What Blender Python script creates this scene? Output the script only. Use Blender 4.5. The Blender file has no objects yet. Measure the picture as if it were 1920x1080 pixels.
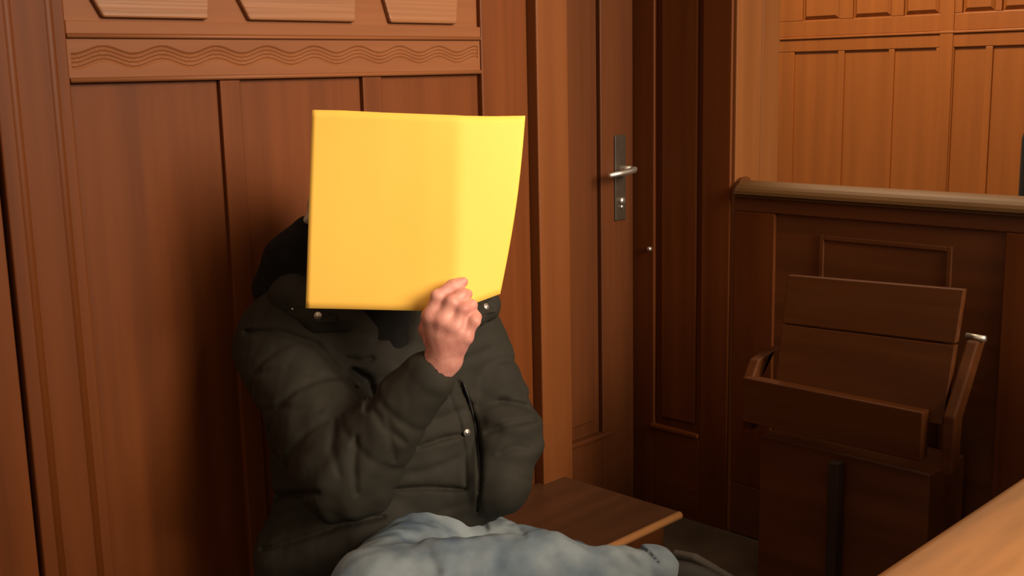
import bpy, bmesh, math, random
import numpy as np
from mathutils import Vector, Matrix
random.seed(4)
sc = bpy.context.scene
COL = sc.collection

# ------------------------------------------------------------------ camera
FPX = 2161.0
PITCH, ROLL, YAW = math.radians(10.6), math.radians(1.25), math.radians(44.8)
CAM = np.array([0.0, -1.85, 1.43])
FW = np.array([math.cos(PITCH)*math.cos(YAW), math.cos(PITCH)*math.sin(YAW), -math.sin(PITCH)])
_r0 = np.array([math.sin(YAW), -math.cos(YAW), 0.0]); _u0 = np.cross(_r0, FW)
RT = _r0*math.cos(ROLL) - _u0*math.sin(ROLL)
UP = _u0*math.cos(ROLL) + _r0*math.sin(ROLL)
def at(x, y, t):
    """measured point of the figure: sight line through the photograph and its real distance from the lens"""
    return CAM + t*(FW + RT*((x-960.0)/FPX) - UP*((y-540.0)/FPX))
cd = bpy.data.cameras.new('camera'); cam = bpy.data.objects.new('camera', cd); COL.objects.link(cam)
cd.sensor_width = 36.0; cd.lens = 36.0*FPX/1920.0; cd.clip_start = 0.05
M = Matrix((RT, UP, -FW)).transposed().to_4x4(); M.translation = Vector(CAM)
cam.matrix_world = M
sc.camera = cam

# ------------------------------------------------------------------ light and exposure
sc.view_settings.view_transform = 'Standard'; sc.view_settings.look = 'None'
sc.view_settings.exposure = 0.12; sc.view_settings.gamma = 1.0; sc.view_settings.use_curve_mapping = False
W = bpy.data.worlds.new('room_air'); sc.world = W; W.use_nodes = True
nt = W.node_tree; nt.nodes.clear()
out = nt.nodes.new('ShaderNodeOutputWorld'); bg = nt.nodes.new('ShaderNodeBackground')
tc = nt.nodes.new('ShaderNodeTexCoord'); sx = nt.nodes.new('ShaderNodeSeparateXYZ')
rp = nt.nodes.new('ShaderNodeValToRGB')
mr = nt.nodes.new('ShaderNodeMapRange'); mr.inputs[1].default_value = -1; mr.inputs[2].default_value = 1
nt.links.new(tc.outputs['Generated'], sx.inputs[0]); nt.links.new(sx.outputs[2], mr.inputs[0])
nt.links.new(mr.outputs[0], rp.inputs[0]); nt.links.new(rp.outputs[0], bg.inputs[0]); nt.links.new(bg.outputs[0], out.inputs[0])
rp.color_ramp.elements[0].position = 0.43; rp.color_ramp.elements[0].color = (0.06, 0.035, 0.02, 1)
rp.color_ramp.elements[1].position = 0.60; rp.color_ramp.elements[1].color = (1.0, 0.74, 0.48, 1)
bg.inputs[1].default_value = 0.50

def area(name, loc, target, size, power, color):
    l = bpy.data.lights.new(name, 'AREA'); l.shape = 'DISK'; l.size = size; l.energy = power; l.color = color
    o = bpy.data.objects.new(name, l); COL.objects.link(o); o.location = loc
    o.rotation_euler = (Vector(target)-Vector(loc)).to_track_quat('-Z', 'Y').to_euler()
    return o
sl = bpy.data.lights.new('reflector_lamp', 'SPOT'); sl.energy = 1300; sl.color = (1.0, 0.82, 0.62)
sl.shadow_soft_size = 1.1; sl.spot_size = math.radians(48); sl.spot_blend = 1.0
so = bpy.data.objects.new('reflector_lamp', sl); COL.objects.link(so); so.location = (1.75, -3.7, 2.6)
so.rotation_euler = (Vector((1.72, -0.1, 1.42))-so.location).to_track_quat('-Z', 'Y').to_euler()
area('ceiling_lamp_side_room', (3.2, 0.1, 3.0), (4.3, 0.4, 1.1), 0.5, 54, (1.0, 0.76, 0.50))

# ------------------------------------------------------------------ materials
def new_mat(name):
    m = bpy.data.materials.new(name); m.use_nodes = True
    return m, m.node_tree, m.node_tree.nodes['Principled BSDF']
def noise_mix(name, c1, c2, scale=(6, 6, 6), rough=0.5, bump=0.0, nscale=1.0, detail=5, coat=0.0, metal=0.0, bdist=0.002, spec=0.5, lo=0.3, hi=0.7):
    m, t, p = new_mat(name)
    tcn = t.nodes.new('ShaderNodeTexCoord'); mp = t.nodes.new('ShaderNodeMapping'); mp.inputs['Scale'].default_value = scale
    n = t.nodes.new('ShaderNodeTexNoise'); n.inputs['Scale'].default_value = nscale; n.inputs['Detail'].default_value = detail
    r = t.nodes.new('ShaderNodeValToRGB')
    r.color_ramp.elements[0].color = (*c1, 1); r.color_ramp.elements[1].color = (*c2, 1)
    r.color_ramp.elements[0].position = lo; r.color_ramp.elements[1].position = hi
    t.links.new(tcn.outputs['Object'], mp.inputs[0]); t.links.new(mp.outputs[0], n.inputs[0])
    t.links.new(n.outputs[0], r.inputs[0]); t.links.new(r.outputs[0], p.inputs['Base Color'])
    p.inputs['Roughness'].default_value = rough; p.inputs['Metallic'].default_value = metal
    p.inputs['Specular IOR Level'].default_value = spec
    p.inputs['Coat Weight'].default_value = coat; p.inputs['Coat Roughness'].default_value = 0.35
    if bump:
        b = t.nodes.new('ShaderNodeBump'); b.inputs['Strength'].default_value = bump; b.inputs['Distance'].default_value = bdist
        t.links.new(n.outputs[0], b.inputs['Height']); t.links.new(b.outputs[0], p.inputs['Normal'])
    return m
WA, WB = (0.098, 0.0245, 0.0040), (0.142, 0.037, 0.0068)
wood_v = noise_mix('oak_vertical_grain', WA, WB, (26, 26, 1.1), 0.5, 0.15, detail=4, spec=0.22)
wood_x = noise_mix('oak_grain_along_wall', WA, WB, (1.1, 26, 26), 0.5, 0.15, detail=4, spec=0.22)
wood_y = noise_mix('oak_grain_across_room', WA, WB, (26, 1.1, 26), 0.5, 0.15, detail=4, spec=0.22)
wood_pale = noise_mix('oak_paler_fielded', (0.20, 0.078, 0.029), (0.26, 0.105, 0.042), (2, 30, 150), 0.42, 0.5, detail=4)
wood_trim = noise_mix('oak_trim_lighter', (0.125, 0.037, 0.0085), (0.160, 0.049, 0.0115), (22, 22, 0.9), 0.5, 0.12, detail=4, spec=0.22)
wood_upper = noise_mix('oak_upper_register', (0.165, 0.055, 0.019), (0.225, 0.080, 0.028), (1.1, 26, 26), 0.5, 0.12, detail=4, spec=0.22)
wood_end = noise_mix('oak_wall_end', (0.165, 0.056, 0.0145), (0.21, 0.074, 0.020), (22, 22, 0.9), 0.5, 0.12, detail=4, spec=0.22)
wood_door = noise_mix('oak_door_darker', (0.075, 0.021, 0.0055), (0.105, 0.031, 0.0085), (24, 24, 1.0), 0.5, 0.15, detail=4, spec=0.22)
wood_cap = noise_mix('oak_cap_rail', (0.095, 0.046, 0.014), (0.15, 0.072, 0.022), (22, 2.2, 22), 0.55, 0.2, detail=4, spec=0.25)
wood_rail = noise_mix('worn_oak_rail', (0.31, 0.145, 0.050), (0.55, 0.245, 0.086), (2.6, 17, 17), 0.45, 0.3, detail=7, lo=0.36, hi=0.62)
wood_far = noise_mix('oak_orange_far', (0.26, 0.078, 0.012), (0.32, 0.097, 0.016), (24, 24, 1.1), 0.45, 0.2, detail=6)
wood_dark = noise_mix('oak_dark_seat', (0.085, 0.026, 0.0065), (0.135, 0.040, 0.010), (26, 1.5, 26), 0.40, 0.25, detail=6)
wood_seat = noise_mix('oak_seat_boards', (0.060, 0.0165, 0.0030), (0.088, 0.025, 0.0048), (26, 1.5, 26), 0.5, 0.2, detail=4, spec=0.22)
wood_bench = noise_mix('bench_seat_oak', (0.062, 0.024, 0.0095), (0.092, 0.035, 0.014), (1.5, 24, 24), 0.42, 0.25, detail=6)
groove_m = noise_mix('deep_joint_shadow_gap', (0.020, 0.006, 0.002), (0.03, 0.009, 0.003), (5, 5, 5), 0.8)
steel = noise_mix('brushed_nickel', (0.78, 0.73, 0.65), (0.88, 0.83, 0.75), (40, 40, 40), 0.45, metal=1.0)
dark_metal = noise_mix('aged_dark_brass', (0.035, 0.022, 0.014), (0.05, 0.032, 0.020), (30, 30, 30), 0.5, metal=0.1)
black_cloth = noise_mix('black_lining', (0.0035, 0.003, 0.0028), (0.007, 0.006, 0.005), (60, 60, 60), 0.9, 0.3, spec=0.2)
jacket_m = noise_mix('olive_black_nylon', (0.0150, 0.0135, 0.0098), (0.0255, 0.0225, 0.0162), (9, 9, 9), 0.78, 0.35, detail=7, bdist=0.006, spec=0.25)
zip_m = noise_mix('black_zip_tape', (0.004, 0.004, 0.004), (0.009, 0.008, 0.007), (80, 80, 300), 0.6)
hair_m = noise_mix('grey_hair', (0.22, 0.19, 0.16), (0.50, 0.44, 0.38), (60, 60, 12), 0.6, 0.5)
shoe_m = noise_mix('black_leather', (0.006, 0.0055, 0.005), (0.010, 0.009, 0.008), (20, 20, 20), 0.6, 0.1)
sole_m = noise_mix('brown_rubber_sole', (0.035, 0.027, 0.02), (0.05, 0.04, 0.03), (20, 20, 20), 0.7)
black_chair_m = noise_mix('black_upholstery', (0.005, 0.004, 0.004), (0.010, 0.008, 0.007), (40, 40, 40), 0.7)
eye_m = noise_mix('eye_white', (0.7, 0.66, 0.6), (0.8, 0.76, 0.7), (20, 20, 20), 0.2)
floor_m = noise_mix('worn_brown_floor', (0.075, 0.055, 0.036), (0.135, 0.10, 0.068), (7, 7, 7), 0.6, 0.2)
lens_m = noise_mix('nail', (0.62, 0.33, 0.27), (0.68, 0.38, 0.31), (20, 20, 20), 0.3)

skin_m, t, p = new_mat('skin')
n = t.nodes.new('ShaderNodeTexNoise'); n.inputs['Scale'].default_value = 38; n.inputs['Detail'].default_value = 4
tcn = t.nodes.new('ShaderNodeTexCoord'); t.links.new(tcn.outputs['Object'], n.inputs[0])
r = t.nodes.new('ShaderNodeValToRGB'); r.color_ramp.elements[0].color = (0.55, 0.215, 0.175, 1); r.color_ramp.elements[1].color = (0.68, 0.315, 0.26, 1)
r.color_ramp.elements[0].position = 0.35; r.color_ramp.elements[1].position = 0.65
t.links.new(n.outputs[0], r.inputs[0]); t.links.new(r.outputs[0], p.inputs['Base Color'])
p.inputs['Roughness'].default_value = 0.5; p.inputs['Subsurface Weight'].default_value = 0.12
p.inputs['Subsurface Radius'].default_value = (0.012, 0.004, 0.002); p.inputs['Subsurface Scale'].default_value = 0.6
b = t.nodes.new('ShaderNodeBump'); b.inputs['Strength'].default_value = 0.25; b.inputs['Distance'].default_value = 0.0015
n2 = t.nodes.new('ShaderNodeTexNoise'); n2.inputs['Scale'].default_value = 180; t.links.new(tcn.outputs['Object'], n2.inputs[0])
t.links.new(n2.outputs[0], b.inputs['Height']); t.links.new(b.outputs[0], p.inputs['Normal'])

denim, t, p = new_mat('faded_denim')
tcn = t.nodes.new('ShaderNodeTexCoord')
n = t.nodes.new('ShaderNodeTexNoise'); n.inputs['Scale'].default_value = 7.5; n.inputs['Detail'].default_value = 5
r = t.nodes.new('ShaderNodeValToRGB')
r.color_ramp.elements[0].color = (0.070, 0.110, 0.170, 1); r.color_ramp.elements[0].position = 0.34
r.color_ramp.elements[1].color = (0.275, 0.325, 0.355, 1); r.color_ramp.elements[1].position = 0.62
n2 = t.nodes.new('ShaderNodeTexNoise'); n2.inputs['Scale'].default_value = 420; n2.inputs['Detail'].default_value = 2
mx = t.nodes.new('ShaderNodeMix'); mx.data_type = 'RGBA'; mx.blend_type = 'MULTIPLY'; mx.inputs[0].default_value = 0.35
t.links.new(tcn.outputs['Object'], n.inputs[0]); t.links.new(tcn.outputs['Object'], n2.inputs[0])
t.links.new(n.outputs[0], r.inputs[0]); t.links.new(r.outputs[0], mx.inputs[6]); t.links.new(n2.outputs[1], mx.inputs[7])
t.links.new(r.outputs[0], p.inputs['Base Color']); p.inputs['Roughness'].default_value = 0.85
p.inputs['Specular IOR Level'].default_value = 0.2
b = t.nodes.new('ShaderNodeBump'); b.inputs['Strength'].default_value = 0.3; b.inputs['Distance'].default_value = 0.004
t.links.new(n.outputs[0], b.inputs['Height']); t.links.new(b.outputs[0], p.inputs['Normal'])

folder_m, t, p = new_mat('yellow_card')
tcn = t.nodes.new('ShaderNodeTexCoord')
n = t.nodes.new('ShaderNodeTexNoise'); n.inputs['Scale'].default_value = 5; n.inputs['Detail'].default_value = 3
r = t.nodes.new('ShaderNodeValToRGB'); r.color_ramp.elements[0].color = (0.96, 0.54, 0.085, 1); r.color_ramp.elements[1].color = (0.98, 0.60, 0.11, 1)
t.links.new(tcn.outputs['Object'], n.inputs[0]); t.links.new(n.outputs[0], r.inputs[0]); t.links.new(r.outputs[0], p.inputs['Base Color'])
p.inputs['Roughness'].default_value = 0.6; p.inputs['Specular IOR Level'].default_value = 0.3

# ------------------------------------------------------------------ mesh helpers
def obj(name, bm, mat, parent=None, smooth=False):
    me = bpy.data.meshes.new(name); bm.to_mesh(me); bm.free()
    o = bpy.data.objects.new(name, me); COL.objects.link(o); me.materials.append(mat)
    if smooth:
        for f in me.polygons: f.use_smooth = True
    if parent: o.parent = parent; o.matrix_parent_inverse = parent.matrix_world.inverted()
    return o
def thing(name, label, cat, loc=(0, 0, 0), group=None):
    o = bpy.data.objects.new(name, None); COL.objects.link(o); o.location = loc
    o.matrix_world = Matrix.Translation(loc); o.empty_display_size = 0.05
    o['label'] = label; o['category'] = cat
    if group: o['group'] = group
    return o
def tag(o, label=None, cat=None, kind=None, group=None):
    if label: o['label'] = label
    if cat: o['category'] = cat
    if kind: o['kind'] = kind
    if group: o['group'] = group
    return o
def bx(bm, x0, x1, y0, y1, z0, z1, bev=0.0, seg=2):
    vs = [bm.verts.new((x, y, z)) for x in (x0, x1) for y in (y0, y1) for z in (z0, z1)]
    idx = [(0, 1, 3, 2), (4, 6, 7, 5), (0, 4, 5, 1), (2, 3, 7, 6), (0, 2, 6, 4), (1, 5, 7, 3)]
    fs = [bm.faces.new([vs[i] for i in f]) for f in idx]
    bmesh.ops.recalc_face_normals(bm, faces=fs)
    if bev:
        es = list({e for f in fs for e in f.edges})
        bmesh.ops.bevel(bm, geom=es, offset=bev, segments=seg, profile=0.5, affect='EDGES')
    return bm
def box(name, mat, parent, x0, x1, y0, y1, z0, z1, bev=0.002, seg=2):
    bm = bmesh.new(); bx(bm, min(x0, x1), max(x0, x1), min(y0, y1), max(y0, y1), min(z0, z1), max(z0, z1), bev, seg)
    return obj(name, bm, mat, parent)
def prism(bm, pts, ext):
    """pts: closed loop of 3D points, extruded by vector ext"""
    a = [bm.verts.new(p) for p in pts]; b = [bm.verts.new(Vector(p)+Vector(ext)) for p in pts]
    n = len(pts); fs = [bm.faces.new(a), bm.faces.new(list(reversed(b)))]
    for i in range(n): fs.append(bm.faces.new((a[i], b[i], b[(i+1) % n], a[(i+1) % n])))
    bmesh.ops.recalc_face_normals(bm, faces=fs)
    return fs
def tube(bm, pts, rad, n=12, flat=None):
    pts = [Vector(p) for p in pts]; rings = []
    for i, q in enumerate(pts):
        d = (pts[min(i+1, len(pts)-1)]-pts[max(i-1, 0)]).normalized()
        a = d.orthogonal().normalized() if i == 0 else (a - d*a.dot(d)).normalized()
        c = d.cross(a); rr = rad[i] if isinstance(rad, (list, tuple)) else rad
        rings.append([bm.verts.new(q + (a*math.cos(k*2*math.pi/n) + c*math.sin(k*2*math.pi/n))*rr) for k in range(n)])
    fs = []
    for i in range(len(rings)-1):
        for k in range(n): fs.append(bm.faces.new((rings[i][k], rings[i][(k+1) % n], rings[i+1][(k+1) % n], rings[i+1][k])))
    fs += [bm.faces.new(list(reversed(rings[0]))), bm.faces.new(rings[-1])]
    bmesh.ops.recalc_face_normals(bm, faces=fs)
def bevel_panel(bm, a0, a1, z0, z1, axis, face, depth, slope=0.012):
    """fielded panel: outer rectangle at 'face+depth', inner field raised to 'face'; axis 'x' (wall along X) or 'y'"""
    def P(a, z, d):
        return (a, face+d, z) if axis == 'x' else (face+d, a, z)
    s = 1 if depth > 0 else -1
    o_ = [P(a0, z0, depth), P(a1, z0, depth), P(a1, z1, depth), P(a0, z1, depth)]
    i_ = [P(a0+slope, z0+slope, 0), P(a1-slope, z0+slope, 0), P(a1-slope, z1-slope, 0), P(a0+slope, z1-slope, 0)]
    b_ = [P(a0, z0, depth+s*0.004), P(a1, z0, depth+s*0.004), P(a1, z1, depth+s*0.004), P(a0, z1, depth+s*0.004)]
    o_ = [bm.verts.new(q) for q in o_]; i_ = [bm.verts.new(q) for q in i_]; b_ = [bm.verts.new(q) for q in b_]
    fs = [bm.faces.new(i_), bm.faces.new(list(reversed(b_)))]
    for k in range(4):
        fs.append(bm.faces.new((o_[k], o_[(k+1) % 4], i_[(k+1) % 4], i_[k])))
        fs.append(bm.faces.new((b_[k], b_[(k+1) % 4], o_[(k+1) % 4], o_[k])))
    bmesh.ops.recalc_face_normals(bm, faces=fs)

# ------------------------------------------------------------------ setting: floor and platform
fl = box('floor', floor_m, None, -0.6, 5.2, -4.6, 1.7, -0.08, 0.0, 0); tag(fl, kind='structure')
pf = box('platform', floor_m, None, 2.06, 4.36, -2.4, 0.085, 0.0, 0.22, 0.004)
pf.name = 'floor_raised'; tag(pf, kind='structure')

# ------------------------------------------------------------------ setting: panelled wall behind the person (faces -Y)
wl = box('wall_left', groove_m, None, -0.6, 1.93, 0.022, 0.12, 0.0, 2.6, 0); tag(wl, kind='structure')
D = 0.011     # depth of the panels behind the frame
ZB, ZF0, ZF1 = 0.12, 1.430, 1.503
# stiles
box('stile', wood_v, wl, 0.42, 0.7245, 0.004, 0.022, 0.0, 2.6, 0.002)
box('stile', wood_v, wl, 0.7310, 0.852, -0.004, 0.022, 0.0, 2.6, 0.003)
box('stile', wood_v, wl, 1.780, 1.9245, -0.004, 0.022, 0.0, 2.6, 0.003)
# soft reeds running down the wide stile
bm = bmesh.new()
for xx, rr in ((0.760, 0.012), (0.826, 0.012)):
    tube(bm, [(xx, 0.0058, 0.0), (xx, 0.0058, 1.3), (xx, 0.0058, 2.6)], rr, 16)
obj('reeded_moulding', bm, wood_v, wl, True)
box('panel', wood_v, wl, -0.6, 0.42, D, 0.022, 0.0, 2.6, 0)
box('rail', wood_x, wl, 0.852, 1.780, 0.0, 0.022, 0.0, ZB, 0.002)
box('rail', wood_upper, wl, 0.852, 1.780, -0.003, 0.022, ZF1+0.003, 1.528, 0.002)
for a, b_ in ((1.130, 1.172), (1.454, 1.502)):
    box('stile', wood_v, wl, a, b_, 0.0, 0.022, ZB, ZF0-0.003, 0.002)
for a, b_ in ((0.852, 1.130), (1.172, 1.454), (1.502, 1.780)):
    box('panel', wood_v, wl, a+0.0005, b_-0.0005, D, 0.022, ZB, ZF0, 0)
# edge mouldings above the tall panels
bm = bmesh.new()
tube(bm, [(0.853, -0.001, ZF0+0.002), (1.3, -0.001, ZF0+0.002), (1.779, -0.001, ZF0+0.002)], 0.0045, 10)
obj('bead_moulding', bm, wood_upper, wl, True)
bm = bmesh.new()
tube(bm, [(0.853, -0.002, ZF1), (1.3, -0.002, ZF1), (1.779, -0.002, ZF1)], 0.0035, 10)
obj('bead_moulding', bm, wood_upper, wl, True)
# frieze carved with wavy lines
def frieze(x0, x1, z0, z1, yf, nx=1100, nz=46):
    bm = bmesh.new(); X = np.linspace(x0, x1, nx); Z = np.linspace(z0, z1, nz); zc = 0.5*(z0+z1)+0.001; rows = []
    for z in Z:
        row = []
        for x in X:
            ph = (x-0.915)*2*math.pi/0.1065
            zz = z - zc - 0.0062*math.cos(ph)
            y = yf
            if abs(zz) < 0.0135:
                g = 0.5+0.5*math.cos(zz/0.0135*math.pi*4)
                y += 0.0006 + 0.0019*(1-g)
            if abs(x-x0) < 0.006 or abs(x-x1) < 0.006: y = yf
            row.append(bm.verts.new((x, y, z)))
        rows.append(row)
    for i in range(nz-1):
        for k in range(nx-1): bm.faces.new((rows[i][k], rows[i][k+1], rows[i+1][k+1], rows[i+1][k]))
    return bm
obj('carved_frieze', frieze(0.852, 1.780, ZF0+0.005, ZF1-0.003, 0.001), wood_upper, wl)
box('frieze_board', wood_upper, wl, 0.852, 1.780, 0.008, 0.022, ZF0, ZF1+0.004, 0)
# upper register: recessed ground with fielded shapes
box('upper_board', wood_upper, wl, 0.852, 1.780, 0.008, 0.022, 1.528, 2.2, 0)
box('rail', wood_upper, wl, 0.852, 1.780, -0.003, 0.022, 2.2, 2.6, 0.002)
for a, b_, s in ((0.918, 1.114, 0.020), (1.199, 1.440, 0.020), (1.530, 1.711, 0.012)):
    bm = bmesh.new()
    lo, hi = 1.5335, 1.80
    pts = [(a, 0.010, lo), (b_, 0.010, lo), (b_+0.005, 0.010, lo+0.055), (b_+0.005, 0.010, hi-0.055), (b_, 0.010, hi), (a, 0.010, hi), (a-s*1.5, 0.010, hi-0.055), (a-s*1.5, 0.010, lo+0.055)]
    fs = prism(bm, pts, (0, -0.014, 0))
    bmesh.ops.bevel(bm, geom=list({e for f in fs for e in f.edges}), offset=0.0035, segments=2, profile=0.5, affect='EDGES')
    obj('fielded_panel', bm, wood_pale, wl)

# ------------------------------------------------------------------ setting: door casing post, door recess
tr = box('trim_1', wood_trim, None, 1.9265, 2.031, -0.032, 0.12, 0.0, 2.6, 0.003); tag(tr, kind='structure')
box('casing_bead', wood_trim, tr, 2.0295, 2.034, -0.026, 0.0, 0.0, 2.6, 0.001)
wc = box('wall_door_side', wood_v, None, 1.93, 2.60, 0.145, 0.24, 0.0, 2.6, 0); wc.name = 'wall_back'; tag(wc, kind='structure')
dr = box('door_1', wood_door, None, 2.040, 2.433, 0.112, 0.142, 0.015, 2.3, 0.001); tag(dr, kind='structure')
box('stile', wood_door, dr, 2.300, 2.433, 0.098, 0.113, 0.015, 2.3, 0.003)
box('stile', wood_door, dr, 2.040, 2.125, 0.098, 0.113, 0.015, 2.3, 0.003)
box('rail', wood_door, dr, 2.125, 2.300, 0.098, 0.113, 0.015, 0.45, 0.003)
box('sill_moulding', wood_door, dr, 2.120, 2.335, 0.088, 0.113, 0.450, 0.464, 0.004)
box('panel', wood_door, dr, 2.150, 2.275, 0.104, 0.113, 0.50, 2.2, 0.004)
# lever handle and its long plate
bm = bmesh.new(); bx(bm, 2.352, 2.398, 0.0935, 0.099, 1.035, 1.262, 0.003)
pl = obj('escutcheon_plate', bm, dark_metal, dr)
bm = bmesh.new()
tube(bm, [(2.376, 0.099, 1.172), (2.376, 0.060, 1.172)], 0.010, 16)
tube(bm, [(2.382, 0.052, 1.1735), (2.372, 0.046, 1.1725), (2.345, 0.043, 1.170), (2.315, 0.043, 1.168), (2.268, 0.044, 1.165)], [0.007, 0.0085, 0.008, 0.0075, 0.0062], 14)
lv = obj('lever_handle', bm, steel, dr, True); tag(lv, 'bright nickel lever handle')
bm = bmesh.new(); tube(bm, [(2.376, 0.095, 1.088), (2.376, 0.086, 1.088)], 0.009, 18)
tube(bm, [(2.376, 0.095, 1.072), (2.376, 0.089, 1.072)], 0.005, 12)
obj('keyhole_cylinder', bm, steel, pl, True)

# ------------------------------------------------------------------ setting: return wall beside the door (faces -X)
XR = 2.442
wr = box('wall_right', wood_v, None, XR+0.012, 2.655, -0.200, 0.145, 0.0, 2.6, 0.002); tag(wr, kind='structure')
box('stile', wood_v, wr, XR, XR+0.013, 0.035, 0.112, 0.0, 2.6, 0.003)
box('stile', wood_v, wr, XR, XR+0.013, -0.205, -0.118, 0.0, 2.6, 0.003)
box('rail', wood_y, wr, XR, XR+0.013, -0.118, 0.035, 0.0, 0.455, 0.003)
box('sill_moulding', wood_y, wr, XR-0.008, XR+0.013, -0.116, 0.045, 0.455, 0.468, 0.004)
box('panel', wood_v, wr, XR+0.004, XR+0.013, -0.100, 0.015, 0.49, 2.5, 0.004)
box('end_casing', wood_end, wr, XR+0.006, XR+0.118, -0.216, -0.200, 0.22, 2.6, 0.003)
box('end_casing', wood_end, wr, XR+0.124, 2.650, -0.212, -0.200, 0.22, 2.6, 0.003)
bm = bmesh.new(); tube(bm, [(XR, 0.046, 0.955), (XR-0.010, 0.046, 0.955)], 0.006, 14)  # small steel disc added to imitate a glossy highlight on the wall
obj('wall_glint', bm, steel, wr, True)

# ------------------------------------------------------------------ low partition with a rounded cap rail
Y0, Y1 = -0.218, -2.05
pt = thing('partition', 'low dark panelled wooden partition topped by a rounded rail, behind the tip-up seat', 'partition', (XR, -1.1, 0.22))
box('body', wood_dark, pt, XR+0.014, XR+0.055, Y1, Y0, 0.222, 1.118, 0)
PX0, PX1 = XR, XR+0.014
box('top_rail', wood_dark, pt, PX0, PX1, Y1, Y0, 1.076, 1.118, 0.003)
box('bottom_rail', wood_dark, pt, PX0, PX1, Y1, Y0, 0.222, 0.36, 0.003)
for a, b_ in ((-0.335, -0.218), (-1.02, -0.895), (-1.70, -1.58), (-2.05, -1.97)):
    box('stile', wood_v, pt, PX0, PX1, a, b_, 0.36, 1.076, 0.003)
for a, b_ in ((-0.895, -0.335), (-1.58, -1.02)):
    box('panel', wood_dark, pt, PX0+0.009, PX1+0.001, a, b_, 0.36, 1.076, 0)
    c = 0.5*(a+b_)-0.003
    bm = bmesh.new(); w = 0.150
    prism(bm, [(PX0+0.0085, c-w, 1.022), (PX0+0.0085, c+w, 1.022), (PX0+0.0085, c+w, 0.45), (PX0+0.0085, c-w, 0.45)], (0.0, 0.0, 0.0001)) if False else None
    bm.free()
    for (ya, yb, za, zb) in ((c-w, c+w, 1.022, 1.034), (c-w, c+w, 0.44, 0.45), (c-w-0.012, c-w, 0.44, 1.034), (c+w, c+w+0.012, 0.44, 1.034)):
        box('panel_moulding', wood_dark, pt, PX0+0.003, PX0+0.010, ya, yb, za, zb, 0.002)
bm = bmesh.new()
for (z0_, z1_, xa, xb) in ((1.112, 1.120, XR-0.012, XR+0.068),):
    bx(bm, xa, xb, Y1, Y0-0.004, z0_, z1_, 0.002)
prof = []
for k in range(13):
    a = math.pi*k/12; prof.append((XR+0.028-math.cos(a)*0.048, Y0-0.012, 1.121+math.sin(a)*0.030))
prism(bm, prof, (0, Y1-Y0+0.012, 0))
obj('cap_rail', bm, wood_cap, pt)
bm = bmesh.new(); tube(bm, [(XR+0.028, Y0+0.0, 1.127), (XR+0.028, Y0-0.014, 1.127)], [0.030, 0.034], 20)
obj('rail_end_block', bm, wood_dark, pt)

# ------------------------------------------------------------------ far room: panelled wall beyond the partition (faces -X)
XF = 4.40
wf = box('wall_far', wood_far, None, XF+0.014, XF+0.12, -2.4, 1.55, 0.0, 2.6, 0); tag(wf, kind='structure')
def far(x, y):      # sight measurement onto the far wall
    d = FW + RT*((x-960.0)/FPX) - UP*((y-540.0)/FPX); t_ = (XF-CAM[0])/d[0]; q = CAM+t_*d
    return q[1], q[2]
ZT = far(1580, 95)[1]; ZU = far(1630, 33)[1]
ys = lambda x: far(x, 200)[0]
lo_pan = [(1487, 1568), (1580, 1662), (1673, 1750), (1784, 1842), (1856, 1925)]
lo = [(ys(b_), ys(a)) for a, b_ in lo_pan]
edges = [1.55] + [v for pr in lo for v in (pr[1], pr[0])]
for i in range(0, len(edges)-1, 2):
    box('stile', wood_far, wf, XF, XF+0.014, edges[i+1], edges[i], 0.0, ZT, 0.003)
for a, b_ in lo:
    box('panel', wood_far, wf, XF+0.009, XF+0.015, a, b_, 0.1, ZT, 0)
last = lo[-1][0]
k = 0
while last > -2.2:
    a = last-0.05; b_ = a-0.21
    box('stile', wood_far, wf, XF, XF+0.014, a, last, 0.0, ZT, 0.003)
    box('panel', wood_far, wf, XF+0.009, XF+0.015, b_, a, 0.1, ZT, 0); last = b_
box('rail', wood_far, wf, XF-0.001, XF+0.014, -2.4, 1.55, ZT, ZT+0.052, 0.003)
box('ledge_moulding', wood_far, wf, XF-0.008, XF+0.014, -2.4, 1.55, ZT+0.052, ZT+0.062, 0.003)
box('rail', wood_far, wf, XF, XF+0.014, -2.4, 1.55, ZT+0.062, ZU, 0.003)
box('stile', wood_far, wf, XF-0.006, XF+0.014, ys(1782), ys(1757), 0.0, 2.6, 0.003)
up_pan = [(1500, 1568), (1593, 1664), (1687, 1753), (1795, 1856), (1868, 1925)]
up = [(ys(b_), ys(a)) for a, b_ in up_pan]
edges = [1.55] + [v for pr in up for v in (pr[1], pr[0])]
for i in range(0, len(edges)-1, 2):
    box('stile', wood_far, wf, XF, XF+0.014, edges[i+1], edges[i], ZU, 2.6, 0.003)
for a, b_ in up:
    bm = bmesh.new(); bevel_panel(bm, a+0.006, b_-0.006, ZU+0.006, ZU+0.26, 'y', XF+0.002, 0.010, 0.012)
    obj('fielded_panel', bm, wood_far, wf)
box('rail', wood_far, wf, XF, XF+0.014, -2.4, 1.55, ZU+0.27, 2.6, 0.003)

# black high-backed chair whose edge shows over the partition
bc = thing('office_chair', 'black high-backed chair, only its edge showing above the rail at the far right', 'chair', (3.25, -0.90, 0.22))
bm = bmesh.new(); bx(bm, 3.18, 3.27, -1.17, -0.622, 0.72, 1.262, 0.04, 4); obj('backrest', bm, black_chair_m, bc, True)
bm = bmesh.new(); bx(bm, 3.24, 3.74, -1.15, -0.64, 0.64, 0.735, 0.035, 4); obj('seat', bm, black_chair_m, bc, True)
for xx in (3.26, 3.70):
    for yy in (-1.12, -0.67):
        bm = bmesh.new(); tube(bm, [(xx, yy, 0.22), (xx, yy, 0.66)], 0.016, 12); obj('leg', bm, dark_metal, bc, True)

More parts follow.
